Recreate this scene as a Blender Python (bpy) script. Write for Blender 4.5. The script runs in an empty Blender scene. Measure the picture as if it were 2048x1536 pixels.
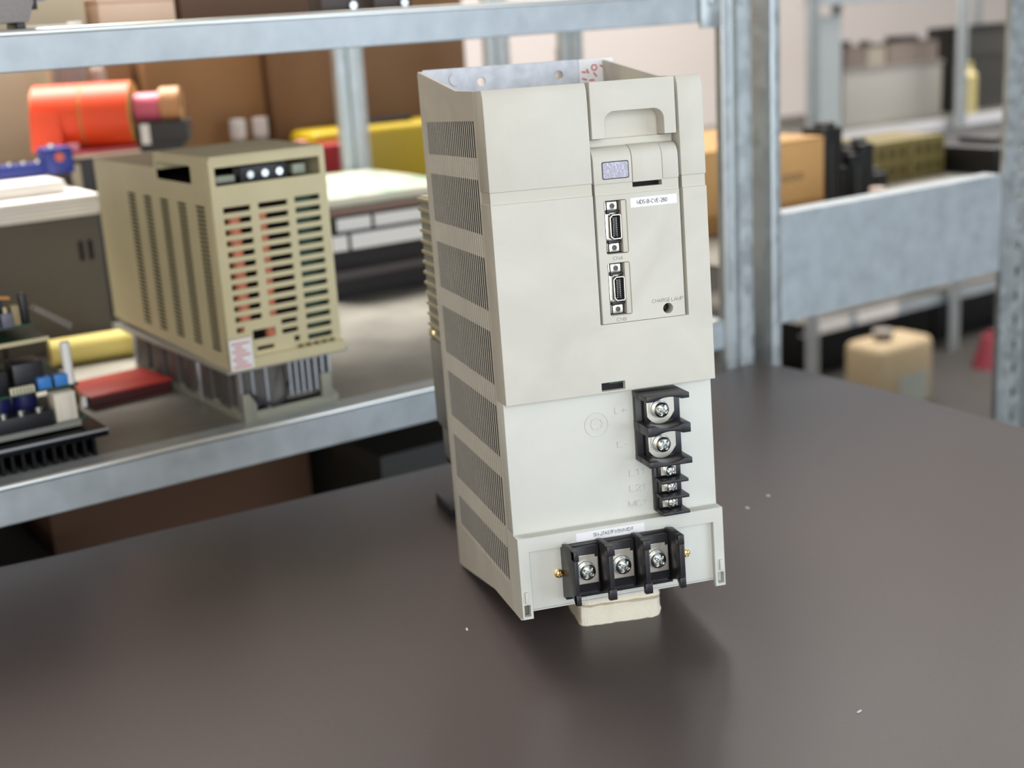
import bpy, bmesh, math, random
from mathutils import Vector, Matrix
random.seed(7)
PI = math.pi
sc = bpy.context.scene
col = sc.collection

# ------------------------------------------------------------------ camera
cam_d = bpy.data.cameras.new('camera'); cam = bpy.data.objects.new('camera', cam_d); col.objects.link(cam)
cam.location = (-0.29540, -1.01462, 0.43532)
cam.rotation_euler = (math.radians(74.5922), math.radians(3.2915), math.radians(-15.9573))
cam_d.sensor_width = 36; cam_d.lens = 48; cam_d.clip_start = .02; cam_d.clip_end = 60
cam_d.dof.use_dof = True; cam_d.dof.focus_distance = 0.905; cam_d.dof.aperture_fstop = 5.2
sc.camera = cam

# ------------------------------------------------------------------ sky, lights, exposure
w = bpy.data.worlds.new('sky'); sc.world = w; w.use_nodes = True
bg = w.node_tree.nodes['Background']; bg.inputs[0].default_value = (0.80, 0.90, 1.0, 1); bg.inputs[1].default_value = 0.35

def area(name, loc, target, sx, sy, power, color, spread=PI):
    d = bpy.data.lights.new(name, 'AREA'); d.shape = 'RECTANGLE'; d.size = sx; d.size_y = sy; d.energy = power; d.color = color; d.spread = spread
    o = bpy.data.objects.new(name, d); col.objects.link(o); o.location = loc
    o.rotation_euler = (Vector(target) - Vector(loc)).to_track_quat('-Z', 'Y').to_euler()
    return o
area('window_light', (2.4, -2.7, 0.62), (0.1, 0.2, 0.15), 2.2, 2.6, 60, (0.80, 0.90, 1.0))
area('front_fill_light', (-0.55, -3.5, 0.75), (-0.3, 0.5, 0.2), 2.2, 2.4, 76, (0.97, 0.985, 1.0))  # added fill behind the camera, brightens the papers and case on the left shelf
area('back_fill_light', (2.25, 2.4, 2.15), (2.3, 2.6, 0), 3.4, 1.2, 140, (1.0, 0.96, 0.92), 2.55)  # added overhead fill for the back wall and far shelves, no known fitting
area('left_fill_light', (-0.75, 1.7, 2.1), (-0.75, 1.45, 0), 1.5, 0.9, 54, (1.0, 0.95, 0.88), 1.6)  # added overhead fill for the rolls and papers on the left shelf

vs = sc.view_settings
sc.display_settings.display_device = 'sRGB'
vs.view_transform = 'Standard'; vs.look = 'None'; vs.gamma = 1; vs.use_curve_mapping = False; vs.exposure = 0.11

# ------------------------------------------------------------------ materials
def lin(c):
    return tuple(((v/255)/12.92 if v/255 <= .04045 else ((v/255+.055)/1.055)**2.4) for v in c)
MATS = {}
def mat(name, rgb, rough=.5, metal=0., bump=0., bscale=400., vary=0., vscale=6., spec=.5, rvar=0., kind='noise', trans=0., rgb2=None):
    if name in MATS: return MATS[name]
    m = bpy.data.materials.new(name); m.use_nodes = True; nt = m.node_tree; N = nt.nodes; L = nt.links
    b = N['Principled BSDF']; c = lin(rgb)
    b.inputs['Base Color'].default_value = (*c, 1); b.inputs['Roughness'].default_value = rough; b.inputs['Metallic'].default_value = metal
    b.inputs['Specular IOR Level'].default_value = spec
    if trans: b.inputs['Transmission Weight'].default_value = trans
    tc = N.new('ShaderNodeTexCoord')
    if vary:
        if kind == 'voronoi':
            t = N.new('ShaderNodeTexVoronoi'); t.inputs['Scale'].default_value = vscale; out = t.outputs['Color']
            sep = N.new('ShaderNodeSeparateColor'); L.new(out, sep.inputs[0]); out = sep.outputs[0]
        else:
            t = N.new('ShaderNodeTexNoise'); t.inputs['Scale'].default_value = vscale; t.inputs['Detail'].default_value = 5; out = t.outputs[0]
            if kind == 'smear':
                t.inputs['Distortion'].default_value = 1.2
        L.new(tc.outputs['Object'], t.inputs['Vector'])
        r = N.new('ShaderNodeValToRGB')
        if kind != 'voronoi': r.color_ramp.elements[0].position = .3; r.color_ramp.elements[1].position = .7
        a = tuple(max(0, v*(1-vary)) for v in c); d = lin(rgb2) if rgb2 else tuple(min(1, v*(1+vary*.6)) for v in c)
        r.color_ramp.elements[0].color = (*a, 1); r.color_ramp.elements[1].color = (*d, 1)
        L.new(out, r.inputs[0]); L.new(r.outputs[0], b.inputs['Base Color'])
        if rvar:
            mr = N.new('ShaderNodeMapRange'); mr.inputs['To Min'].default_value = rough-rvar; mr.inputs['To Max'].default_value = rough+rvar
            L.new(out, mr.inputs[0]); L.new(mr.outputs[0], b.inputs['Roughness'])
    if bump:
        t2 = N.new('ShaderNodeTexNoise'); t2.inputs['Scale'].default_value = bscale; t2.inputs['Detail'].default_value = 3
        L.new(tc.outputs['Object'], t2.inputs['Vector'])
        bp = N.new('ShaderNodeBump'); bp.inputs['Strength'].default_value = bump; bp.inputs['Distance'].default_value = .001
        L.new(t2.outputs[0], bp.inputs['Height']); L.new(bp.outputs[0], b.inputs['Normal'])
    MATS[name] = m
    return m

BEIGE = mat('beige_plastic', (205, 203, 193), .55, bump=.12, bscale=2600, vary=.07, vscale=16, kind='smear', spec=.35)
BEIGE_LOW = mat('pale_beige_plastic', (213, 215, 208), .55, bump=.12, bscale=2600, vary=.04, vscale=16, kind='smear', spec=.35)
BEIGE_IN = mat('beige_plastic_inner', (200, 197, 186), .55, bump=.1, bscale=2600, spec=.3)
BLACKP = mat('black_plastic', (34, 33, 38), .38, bump=.06, bscale=1800, vary=.12, vscale=60, spec=.5)
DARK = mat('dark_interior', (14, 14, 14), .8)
ZINC = mat('zinc_plated', (205, 208, 205), .24, 1., bump=.05, bscale=900)
NICKEL = mat('nickel_plate', (226, 221, 208), .32, 1., bump=.05, bscale=700)
BRASS = mat('brass', (236, 212, 158), .28, 1.)
SHELL = mat('connector_shell', (222, 220, 212), .3, 1.)
GALV = mat('galvanised_steel', (198, 204, 205), .42, .75, bump=.03, bscale=300, vary=.06, vscale=70, kind='voronoi', rvar=.1)
GALVB = mat('galvanised_beam', (186, 194, 199), .5, .45, bump=.03, bscale=300, vary=.13, vscale=38, kind='noise', rvar=.06)
LIP = mat('lip_highlight_metal', (226, 228, 224), .3, .85)  # edge highlight put into a brighter, shinier metal
DECK = mat('galvanised_deck', (150, 147, 139), .5, .5, vary=.2, vscale=14, rvar=.08)
FLANGE = mat('galvanised_flange', (186, 189, 196), .42, .6, bump=.06, bscale=500, vary=.18, vscale=110, kind='noise', rvar=.1)
ALU = mat('aluminium_fin', (196, 188, 160), .4, .8)
PAPERW = mat('white_label_paper', (238, 239, 242), .55, spec=.3)
INK = mat('black_ink', (38, 38, 44), .6)
INKG = mat('grey_ink', (92, 92, 90), .6)
REDINK = mat('red_ink', (206, 70, 70), .6)
FILM = mat('display_film', (178, 176, 190), .22, .3, bump=.5, bscale=260)
FOAM = mat('cream_foam', (240, 233, 214), .9, bump=.6, bscale=700, vary=.05, vscale=60, spec=.15)
TABLE = mat('table_laminate', (86, 78, 77), .3, bump=.05, bscale=1500, vary=.05, vscale=300, spec=.32)
TABLE_E = mat('table_edge', (52, 48, 47), .4)
GREEN = mat('green_board', (40, 76, 58), .5, vary=.25, vscale=90)

# ------------------------------------------------------------------ mesh helpers
class MB:
    def __init__(s): s.bm = bmesh.new()
    def box(s, x0, x1, y0, y1, z0, z1, M=None):
        vs_ = [s.bm.verts.new((x, y, z)) for z in (z0, z1) for y in (y0, y1) for x in (x0, x1)]
        for f in ((0, 2, 3, 1), (4, 5, 7, 6), (0, 1, 5, 4), (2, 6, 7, 3), (0, 4, 6, 2), (1, 3, 7, 5)):
            s.bm.faces.new([vs_[i] for i in f])
        if M: bmesh.ops.transform(s.bm, matrix=M, verts=vs_)
        return s
    def prism(s, pts, a0, a1, axis='x'):          # pts: polygon in the other two axes
        def mk(u, v, a): return {'x': (a, u, v), 'y': (u, a, v), 'z': (u, v, a)}[axis]
        A = [s.bm.verts.new(mk(u, v, a0)) for u, v in pts]; B = [s.bm.verts.new(mk(u, v, a1)) for u, v in pts]
        n = len(pts)
        s.bm.faces.new(A[::-1]); s.bm.faces.new(B)
        for i in range(n): s.bm.faces.new((A[i], A[(i+1) % n], B[(i+1) % n], B[i]))
        return s
    def cyl(s, c, r, h, axis='z', n=24, r2=None):
        r2 = r if r2 is None else r2
        M = {'z': Matrix(), 'x': Matrix.Rotation(PI/2, 4, 'Y'), 'y': Matrix.Rotation(-PI/2, 4, 'X')}[axis]
        bmesh.ops.create_cone(s.bm, cap_ends=True, segments=n, radius1=r, radius2=r2, depth=h, matrix=Matrix.Translation(c) @ M)
        return s
    def tube(s, c, ro, ri, h, axis='z', n=32):
        M = Matrix.Translation(c) @ {'z': Matrix(), 'x': Matrix.Rotation(PI/2, 4, 'Y'), 'y': Matrix.Rotation(-PI/2, 4, 'X')}[axis]
        R = []
        for (r, z) in ((ro, -h/2), (ro, h/2), (ri, h/2), (ri, -h/2)):
            R.append([s.bm.verts.new(M @ Vector((r*math.cos(2*PI*k/n), r*math.sin(2*PI*k/n), z))) for k in range(n)])
        for j in range(4):
            for k in range(n):
                s.bm.faces.new((R[j][k], R[j][(k+1) % n], R[(j+1) % 4][(k+1) % n], R[(j+1) % 4][k]))
        return s
    def add(s, me, M=None):
        nv = len(s.bm.verts); s.bm.from_mesh(me); s.bm.verts.ensure_lookup_table()
        if M: bmesh.ops.transform(s.bm, matrix=M, verts=s.bm.verts[nv:])
        bpy.data.meshes.remove(me); return s
    def path(s, pts, r, n=8):
        P = [Vector(p) for p in pts]; rings = []
        for i, p in enumerate(P):
            t = (P[min(i+1, len(P)-1)] - P[max(i-1, 0)]).normalized()
            a = t.cross(Vector((0, 0, 1)) if abs(t.z) < .9 else Vector((1, 0, 0))).normalized(); b = t.cross(a)
            rings.append([s.bm.verts.new(p + r*(a*math.cos(2*PI*k/n) + b*math.sin(2*PI*k/n))) for k in range(n)])
        for i in range(len(P)-1):
            for k in range(n): s.bm.faces.new((rings[i][k], rings[i][(k+1) % n], rings[i+1][(k+1) % n], rings[i+1][k]))
        s.bm.faces.new(rings[0][::-1]); s.bm.faces.new(rings[-1]); return s
    def build(s, name, m, parent=None, bevel=0., seg=2, smooth=True, loc=None, rot=None, label=None, scale=1.):
        bm = s.bm
        bmesh.ops.recalc_face_normals(bm, faces=bm.faces)
        if bevel:
            E = [e for e in bm.edges if len(e.link_faces) == 2 and e.calc_face_angle(0) > .5]
            bmesh.ops.bevel(bm, geom=E, offset=bevel, segments=seg, profile=.5, affect='EDGES', clamp_overlap=True)
        if scale != 1.: bmesh.ops.scale(bm, vec=(scale,)*3, verts=bm.verts)
        me = bpy.data.meshes.new(name); bm.to_mesh(me); bm.free()
        me.materials.append(m)
        if smooth:
            me.shade_smooth()
            try: me.set_sharp_from_angle(angle=math.radians(32))
            except Exception: pass
        o = bpy.data.objects.new(name, me); col.objects.link(o)
        if parent: o.parent = parent
        if loc is not None: o.location = loc
        if rot is not None: o.rotation_euler = rot
        if label: o['label'] = label
        return o

def rr(x0, x1, z0, z1, r=0., n=6, corners=(1, 1, 1, 1)):   # rounded rectangle; corners: BL BR TR TL
    if r <= 0: return [(x0, z0), (x1, z0), (x1, z1), (x0, z1)]
    P = []
    for (cx, cz, a0, on, px, pz) in ((x0+r, z0+r, PI, corners[0], x0, z0), (x1-r, z0+r, 1.5*PI, corners[1], x1, z0), (x1-r, z1-r, 0, corners[2], x1, z1), (x0+r, z1-r, .5*PI, corners[3], x0, z1)):
        if on: P += [(cx+r*math.cos(a0+.5*PI*k/n), cz+r*math.sin(a0+.5*PI*k/n)) for k in range(n+1)]
        else: P.append((px, pz))
    return P
def circ(x, z, r, n=24): return [(x+r*math.cos(2*PI*k/n), z+r*math.sin(2*PI*k/n)) for k in range(n)]

def plate(outer, holes, d, bevel=0.):
    """flat plate with holes, outline in (u,v), thickness d along w (0..d)"""
    cu = bpy.data.curves.new('tmp', 'CURVE'); cu.dimensions = '2D'; cu.fill_mode = 'BOTH'
    cu.extrude = d/2 - bevel; cu.bevel_depth = bevel; cu.bevel_resolution = 1; cu.offset = -bevel
    for k, pts in enumerate([outer] + list(holes)):
        if k: pts = pts[::-1]
        sp = cu.splines.new('POLY'); sp.points.add(len(pts)-1); sp.use_cyclic_u = True
        for p, q in zip(sp.points, pts): p.co = (q[0], q[1], 0, 1)
    o = bpy.data.objects.new('tmp', cu); col.objects.link(o)
    dg = bpy.context.evaluated_depsgraph_get(); me = bpy.data.meshes.new_from_object(o.evaluated_get(dg))
    bpy.data.objects.remove(o); bpy.data.curves.remove(cu)
    me.transform(Matrix.Translation((0, 0, d/2)))
    return me
XZ = Matrix(((1, 0, 0, 0), (0, 0, -1, 0), (0, 1, 0, 0), (0, 0, 0, 1)))    # (u,v,w) -> (u, -w, v): w points to the viewer (-y)
def xz(y_front, d): return Matrix.Translation((0, y_front+d, 0)) @ XZ      # a plate whose front is at y_front
YZ = Matrix(((0, 0, 1, 0), (1, 0, 0, 0), (0, 1, 0, 0), (0, 0, 0, 1)))      # (u,v,w) -> (w, u, v)

def _arc(cx, cy, rx, ry, a0, a1, n=10):
    return [(cx+rx*math.cos(math.radians(a0+(a1-a0)*k/n)), cy+ry*math.sin(math.radians(a0+(a1-a0)*k/n))) for k in range(n+1)]
GLYPH = {   # plain sans-serif letters as pen strokes, cap height 1: (advance width, strokes)
 'A': (.70, [[(0, 0), (.35, 1), (.70, 0)], [(.12, .33), (.58, .33)]]),
 'B': (.62, [[(.36, .53)]+_arc(.36, .765, .22, .235, -90, 90)+[(0, 1), (0, 0)]+_arc(.37, .265, .25, .265, -90, 90)+[(0, .53)]]),
 'C': (.70, [_arc(.36, .5, .36, .5, 48, 312, 18)]),
 'D': (.66, [[(0, 0), (0, 1)]+_arc(.26, .5, .40, .5, 90, -90, 14)+[(0, 0)]]),
 'E': (.56, [[(.56, 0), (0, 0), (0, 1), (.55, 1)], [(0, .53), (.5, .53)]]),
 'F': (.54, [[(0, 0), (0, 1), (.54, 1)], [(0, .53), (.47, .53)]]),
 'G': (.74, [_arc(.37, .5, .37, .5, 48, 330, 18)+[(.72, .46), (.42, .46)]]),
 'H': (.64, [[(0, 0), (0, 1)], [(.64, 0), (.64, 1)], [(0, .53), (.64, .53)]]),
 'J': (.46, [[(.46, 1), (.46, .25)]+_arc(.23, .25, .23, .25, 0, -180)+[(0, .32)]]),
 'L': (.50, [[(0, 1), (0, 0), (.50, 0)]]),
 'M': (.78, [[(0, 0), (0, 1), (.39, .04), (.78, 1), (.78, 0)]]),
 'N': (.64, [[(0, 0), (0, 1), (.64, 0), (.64, 1)]]),
 'P': (.60, [[(0, 0), (0, 1)]+_arc(.34, .74, .26, .26, 90, -90)+[(0, .48)]]),
 'R': (.64, [[(0, 0), (0, 1)]+_arc(.35, .75, .26, .25, 90, -90)+[(0, .5)], [(.35, .5), (.62, 0)]]),
 'S': (.60, [_arc(.30, .745, .27, .255, 25, 270, 12)+_arc(.30, .25, .30, .25, 90, -160, 12)[1:]]),
 'V': (.66, [[(0, 1), (.33, 0), (.66, 1)]]),
 'W': (.94, [[(0, 1), (.24, 0), (.47, 1), (.70, 0), (.94, 1)]]),
 '0': (.54, [_arc(.27, .5, .27, .5, 0, 360, 22)]),
 '1': (.34, [[(0, .76), (.14, .82), (.24, 1), (.24, 0)]]),
 '2': (.54, [_arc(.27, .72, .26, .28, 165, -20, 10)+[(.02, .0), (.54, .0)]]),
 '3': (.54, [_arc(.26, .755, .24, .245, 160, -80, 10)+_arc(.26, .265, .27, .265, 80, -160, 10)]),
 '4': (.56, [[(.42, 0), (.42, 1), (0, .27), (.56, .27)]]),
 '5': (.54, [[(.48, 1), (.11, 1), (.05, .5)]+_arc(.26, .33, .27, .33, 130, -155, 12)]),
 '6': (.54, [_arc(.28, .72, .25, .28, 25, 160, 8)+[(.0, .40)]+_arc(.27, .31, .27, .31, 180, 540, 18)]),
 '7': (.54, [[(0, 1), (.54, 1), (.30, .45), (.20, 0)]]),
 '9': (.54, [_arc(.26, .28, .25, .28, 205, 340, 8)+[(.54, .60)]+_arc(.27, .69, .27, .31, 0, 360, 18)]),
 '+': (.56, [[(0, .38), (.56, .38)], [(.28, .10), (.28, .66)]]),
 '-': (.36, [[(0, .38), (.36, .38)]]), ' ': (.12, []), '/': (.3, [[(0, 0), (.3, 1)]]),
}
def stroke_text(txt, H_, width, d, pen):
    """lettering drawn with a pen of the given width: cap height H_, total width, depth d (0..d)"""
    gap = .17; x = 0.; items = []
    for ch in txt:
        w_, st_ = GLYPH[ch]
        items.append((x, st_)); x += w_+gap
    x -= gap; kx = width/x; bm = bmesh.new()
    for x0, st_ in items:
        for pl_ in st_:
            Q = [Vector(((x0+u)*kx, v*H_)) for u, v in pl_]
            Lf = []; n = len(Q)
            for i in range(n):
                a = (Q[i]-Q[i-1]).normalized() if i else (Q[1]-Q[0]).normalized()
                b = (Q[i+1]-Q[i]).normalized() if i < n-1 else a
                t = a+b
                t = t.normalized() if t.length > .2 else a
                nrm = Vector((-t.y, t.x)); c = max(.45, nrm.dot(Vector((-a.y, a.x))))
                Lf.append((Q[i]+nrm*pen/2/c, Q[i]-nrm*pen/2/c))
            V = [[bm.verts.new((p.x, p.y, z)) for p in pr for z in (0, d)] for pr in Lf]   # L0 L1 R0 R1
            for a, b in zip(V[:-1], V[1:]):
                for q in ((1, 3, 3, 1), (0, 2, 2, 0), (0, 1, 1, 0), (2, 3, 3, 2)):
                    bm.faces.new((a[q[0]], a[q[1]], b[q[2]], b[q[3]]))
            bm.faces.new((V[0][0], V[0][1], V[0][3], V[0][2])); bm.faces.new((V[-1][0], V[-1][1], V[-1][3], V[-1][2]))
    me = bpy.data.meshes.new('tmp'); bm.to_mesh(me); bm.free(); return me

def thing(name, label, cat, loc=(0, 0, 0), rot=(0, 0, 0), group=None):
    o = bpy.data.objects.new(name, None); col.objects.link(o); o.empty_display_size = .02
    o.location = loc; o.rotation_euler = rot; o['label'] = label; o['category'] = cat
    if group: o['group'] = group
    return o
def tag(o, label, cat, group=None):
    o['label'] = label; o['category'] = cat
    if group: o['group'] = group
    return o
def struct(o): o['kind'] = 'structure'; return o
def share(src, name, parent, loc=None, rot=None, m=None):
    o = src.copy(); o.name = name; col.objects.link(o); o.parent = parent
    if loc is not None: o.location = loc
    if rot is not None: o.rotation_euler = rot
    return o

# ------------------------------------------------------------------ shelf frame: S along the shelves, T away from the viewer
A = math.radians(18.73); H = Vector((math.cos(A), math.sin(A), 0)); NN = Vector((-math.sin(A), math.cos(A), 0)); C0 = .348
def P(S, T, z): return H*S + NN*(T+C0) + Vector((0, 0, z))
ROT = (0, 0, A)
FLOOR = -.74

# ------------------------------------------------------------------ room
FLM = mat('concrete_floor', (56, 53, 50), .6, vary=.15, vscale=3)
WALLM = mat('warm_white_wall', (222, 213, 208), .8, bump=.1, bscale=60)
WALLR = mat('cool_white_wall', (206, 205, 205), .8, bump=.1, bscale=60)
WALLL = mat('tan_wall', (226, 202, 168), .8, bump=.1, bscale=60)
CEIL = mat('ceiling_paint', (214, 208, 200), .9)
struct(MB().box(-3, 6.5, -4.2, 5.2, -.1, 0).build('floor', FLM, loc=P(0, 0, FLOOR), rot=ROT, smooth=False))
struct(MB().box(-3, 6.5, 0, .1, 0, 3.0).build('wall_back', WALLM, loc=P(0, 3.4, FLOOR), rot=ROT, smooth=False))
struct(MB().box(0, .1, -4.2, 3.4, 0, 3.0).build('wall_right', WALLR, loc=P(6.4, 0, FLOOR), rot=ROT, smooth=False))
struct(MB().box(-.1, 0, -4.2, 3.4, 0, 3.0).build('wall_left', WALLL, loc=P(-2.9, 0, FLOOR), rot=ROT, smooth=False))
struct(MB().box(-3, 6.5, -4.2, 5.2, 0, .1).build('ceiling', CEIL, loc=P(0, 0, 2.26), rot=ROT, smooth=False))

# ------------------------------------------------------------------ table
def catmull(pts, n=6):
    out = []
    for i in range(len(pts)-1):
        p0 = pts[max(i-1, 0)]; p1 = pts[i]; p2 = pts[i+1]; p3 = pts[min(i+2, len(pts)-1)]
        for k in range(n):
            t = k/n
            out.append(tuple(.5*((2*b)+(c-a)*t+(2*a-5*b+4*c-d)*t*t+(-a+3*b-3*c+d)*t**3) for a, b, c, d in zip(p0, p1, p2, p3)))
    return out+[pts[-1]]
edge = catmull([(-1.25, .09), (-.80, .11), (-.443, .155), (-.317, .184), (-.178, .217), (-.04, .252), (.08, .288), (.21, .345), (.30, .402), (.352, .440), (.385, .459), (.408, .463), (.427, .448), (.440, .420), (.459, .370), (.482, .300), (.505, .225), (.534, .108), (.556, -.02), (.575, -.2), (.585, -.5)])
outline = edge + [(.585, -1.75), (-1.25, -1.75)]
tab = thing('table', 'dark brown-grey laminate table with a curved edge in the foreground', 'table', (0, -.5, FLOOR))
def toff(p): return (p[0], p[1]+.5)
b = MB().prism([toff(p) for p in outline], .74-.0008, .74, 'z'); b.build('laminate_surface', TABLE, tab, smooth=False)
b = MB().prism([toff(p) for p in outline], .74-.026, .74-.0008, 'z'); b.build('table_panel', TABLE_E, tab, smooth=False)
for i, (x, y) in enumerate(((-1.1, .45), (.4, .5), (-1.1, -1.1), (.45, -1.1))):
    MB().cyl((x, y, .357), .03, .714).build('leg', GALV, tab)
# small scuffs and crumbs on the laminate
for i, (x, y, l) in enumerate(((.335, -.19, .006), (.10, -.33, .004), (.26, -.42, .012), (-.10, -.12, .003), (.19, .02, .003), (.22, .04, .003))):
    s = MB().box(-l/2, l/2, -.0006, .0006, 0, .0005).build('crumb', PAPERW, None, loc=(x, y, .0001), rot=(0, 0, .5*i))
    tag(s, ('pale crumb on the dark table right of the foam', 'pale crumb on the dark table in front of the foam', 'thin pale scratch-like fibre near the front right of the table', 'pale speck on the table left of the tall drive', 'pale speck on the table nearest the drive right side', 'pale speck on the table farthest behind right of the drive')[i], 'crumb', 'crumbs and specks on the table')

# ------------------------------------------------------------------ foam pads under the drive
def foam(name, x0, x1, y0, y1, z0, z1, label, seed, skew=0.):
    r = random.Random(seed); bm = bmesh.new()
    nx, ny, nz = 16, 12, 4
    def co(i, j, k):
        u = i/nx; v = j/ny; q = k/nz
        x = x0+(x1-x0)*u; y = y0+(y1-y0)*v; z = z0+(z1-z0)*q
        rad = .10
        # rounded vertical corners
        du = min(u, 1-u); dv = min(v, 1-v)
        if du < rad and dv < rad:
            cxn = (rad if u < .5 else 1-rad); cyn = (rad if v < .5 else 1-rad)
            L = math.hypot(u-cxn, v-cyn)/rad
            m_ = max(abs(u-cxn), abs(v-cyn))/rad
            if L > 0: u2 = cxn+(u-cxn)*m_/L; v2 = cyn+(v-cyn)*m_/L; x = x0+(x1-x0)*u2; y = y0+(y1-y0)*v2
        return (x+skew*q, y, z)
    V = {}
    for i in range(nx+1):
        for j in range(ny+1):
            for k in range(nz+1):
                if i in (0, nx) or j in (0, ny) or k in (0, nz):
                    x, y, z = co(i, j, k); a = .0007
                    if i in (0, nx) or j in (0, ny): x += r.uniform(-a, a); y += r.uniform(-a, a)
                    z += r.uniform(-.0005, .0005) if 0 < k < nz else (0 if k == 0 else -abs(r.uniform(0, .0006)))
                    V[i, j, k] = bm.verts.new((x, y, z))
    for i in range(nx):
        for j in range(ny):
            for k in (0, nz): bm.faces.new((V[i, j, k], V[i+1, j, k], V[i+1, j+1, k], V[i, j+1, k]))
    for i in range(nx):
        for k in range(nz):
            for j in (0, ny): bm.faces.new((V[i, j, k], V[i+1, j, k], V[i+1, j, k+1], V[i, j, k+1]))
    for j in range(ny):
        for k in range(nz):
            for i in (0, nx): bm.faces.new((V[i, j, k], V[i, j+1, k], V[i, j+1, k+1], V[i, j, k+1]))
    m = MB(); m.bm.free(); m.bm = bm
    return tag(m.build(name, FOAM), label, 'foam', 'foam pads under the drive')
FX = Matrix.Rotation(math.radians(-5), 4, 'Z')
f1 = foam('foam_pad', -.031, .031, -.030, .030, 0, .0148, 'lower cream foam pad lying on the dark table', 3)
f1.location = (.0115, -.121, 0); f1.rotation_euler = (0, 0, math.radians(-5))
f2 = foam('foam_pad', -.031, .031, -.029, .030, 0, .0130, 'upper cream foam pad with torn edge holding up the drive', 5, -.002)
f2.location = (.0120, -.119, .0149); f2.rotation_euler = (0, 0, math.radians(-4))

# ------------------------------------------------------------------ the tall drive unit
drv = thing('drive_unit', 'tall beige servo power supply with black screw terminals propped on the table', 'machine', (0, 0, .0003), (math.radians(-3.7), 0, 0))
def dv(mb, name, m, bevel=0., parent=None, label=None, **k):   # geometry given in mm on the unit: x right, y back, z up
    bmesh.ops.translate(mb.bm, vec=(-75, -188, 20.5), verts=mb.bm.verts)
    bmesh.ops.scale(mb.bm, vec=(.001,)*3, verts=mb.bm.verts)
    return mb.build(name, m, parent or drv, bevel=bevel*.001, label=label, **k)

side_out = [(24.2, -3), (74.5, -3.7), (184, -20.3), (190.5, -20.3), (191, 370.5), (189.5, 372.5), (72.5, 355.5), (24.2, 354)]
rows = [(17.6, 42.5), (57, 93), (107, 144), (158, 195.5), (209.2, 245.3), (260.4, 296.8), (311, 334)]
hous = MB()
hous.add(plate(side_out, [rr(27, 177.5, 17, 335)], 2.4, .25), YZ)                                          # left wall
hous.add(plate(side_out, [], 2.4, .25), Matrix.Translation((147.6, 0, 0)) @ YZ)                            # right wall
hous.box(2.4, 147.6, 24, 186, -3, -.6); hous.box(2.4, 147.6, 24, 150, 350.5, 353)

housing = dv(hous, 'rear_housing', BEIGE)
gr = MB()
for k in range(28):
    y = 26.6+5.6*k
    gr.box(.0, .30, max(y-.85, 27), min(y+.85, 177.5), 16.9, 335.1)
for (z0, z1) in zip([r[1] for r in rows[:-1]], [r[0] for r in rows[1:]]): gr.box(.26, 1.2, 27, 177.5, z0, z1)
dv(gr, 'vent_grille', BEIGE, parent=drv, smooth=False)
dv(MB().box(1.5, 144, 26, 186.6, 2, 348), 'shade_core', DARK)  # near-black block stands in for the shade behind the vent slots
# metal flange at the back
fl = MB().add(plate([(2.6, -20), (147.4, -20), (147.4, 357), (155.5, 357), (155.5, 372), (154, 373.5), (4, 373.5), (2.6, 372)], [circ(48.8, 362, 3.2), circ(111.4, 362.5, 3.2)], 2.2, .3), xz(187, 2.2))
fl.cyl((28.4, 186.4, 365), 5, 1.6, 'y', 20)
flange = dv(fl, 'mounting_flange', FLANGE)
dv(MB().box(.3, 3.6, 182.5, 188.5, -20.4, -15), 'flange_foot', ZINC, .4)
dv(MB().tube((8, 183, 358.5), 3.2, 1.6, 3, 'y', 16), 'flange_screw', BRASS)
st = dv(MB().add(plate(rr(128, 156.3, 352, 373.3, 1), [], .3), xz(186.5, .3)), 'inspection_sticker', PAPERW, label='white sticker with red print')
rk = MB()
for (x, z, a) in ((132, 358, .3), (135, 364, 1.2), (138, 357, 0), (147, 367, .5), (150, 362, 1.4), (151, 370, .2), (141, 361, .9), (132, 363.5, .1)):
    rk.box(-2, 2, 0, .2, -.55, .55, Matrix.Translation((x, 186.2, z)) @ Matrix.Rotation(a, 4, 'Y'))
rk.tube((140.5, 186.3, 366.5), 2.6, 1.7, .2, 'y', 16)
dv(rk, 'red_print', REDINK, parent=None).parent = st
# heat sink behind the flange
hs = MB().box(5.2, 144.8, 189.5, 250.6, 84, 272).box(4, 146, 189.5, 252, 86, 158).box(7, 143, 189.5, 247, 57, 86)
hsk = dv(hs, 'heat_sink', mat('cast_aluminium', (150, 150, 146), .5, .6, vary=.1, vscale=40), .8)
dv(MB().box(6, 144, 200.2, 250, 270.2, 276), 'heat_sink_cap', ALU, .4)
f0 = dv(MB().box(3.8, 146.2, 200.2, 252, 0, 2.2), 'cooling_fin', ALU)
for k in range(1, 14):
    share(f0, 'cooling_fin', drv, (0, 0, .0086*k))
f0.location = (0, 0, 0)
for o in list(drv.children):
    if o.name.startswith('cooling_fin'): o.location.z += .1605 - 0.0
dv(MB().box(3.5, 9, 236, 251, 160, 166), 'brass_block', BRASS, .5)
dv(MB().box(8, 142, 214, 246, 52, 57), 'rubber_strip', BLACKP, .8)
tr = thing('cable_tray', 'black flat bracket lying on the table just behind the drive', 'bracket', (-.058, .10, 0), (0, 0, .06))
MB().box(0, .10, 0, .05, .0, .003).box(0, .004, 0, .05, .003, .010).build('bracket_plate', BLACKP, tr, bevel=.0006)
MB().cyl((.05, .025, .0045), .006, .003).build('bracket_screw', ZINC, tr)

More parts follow.
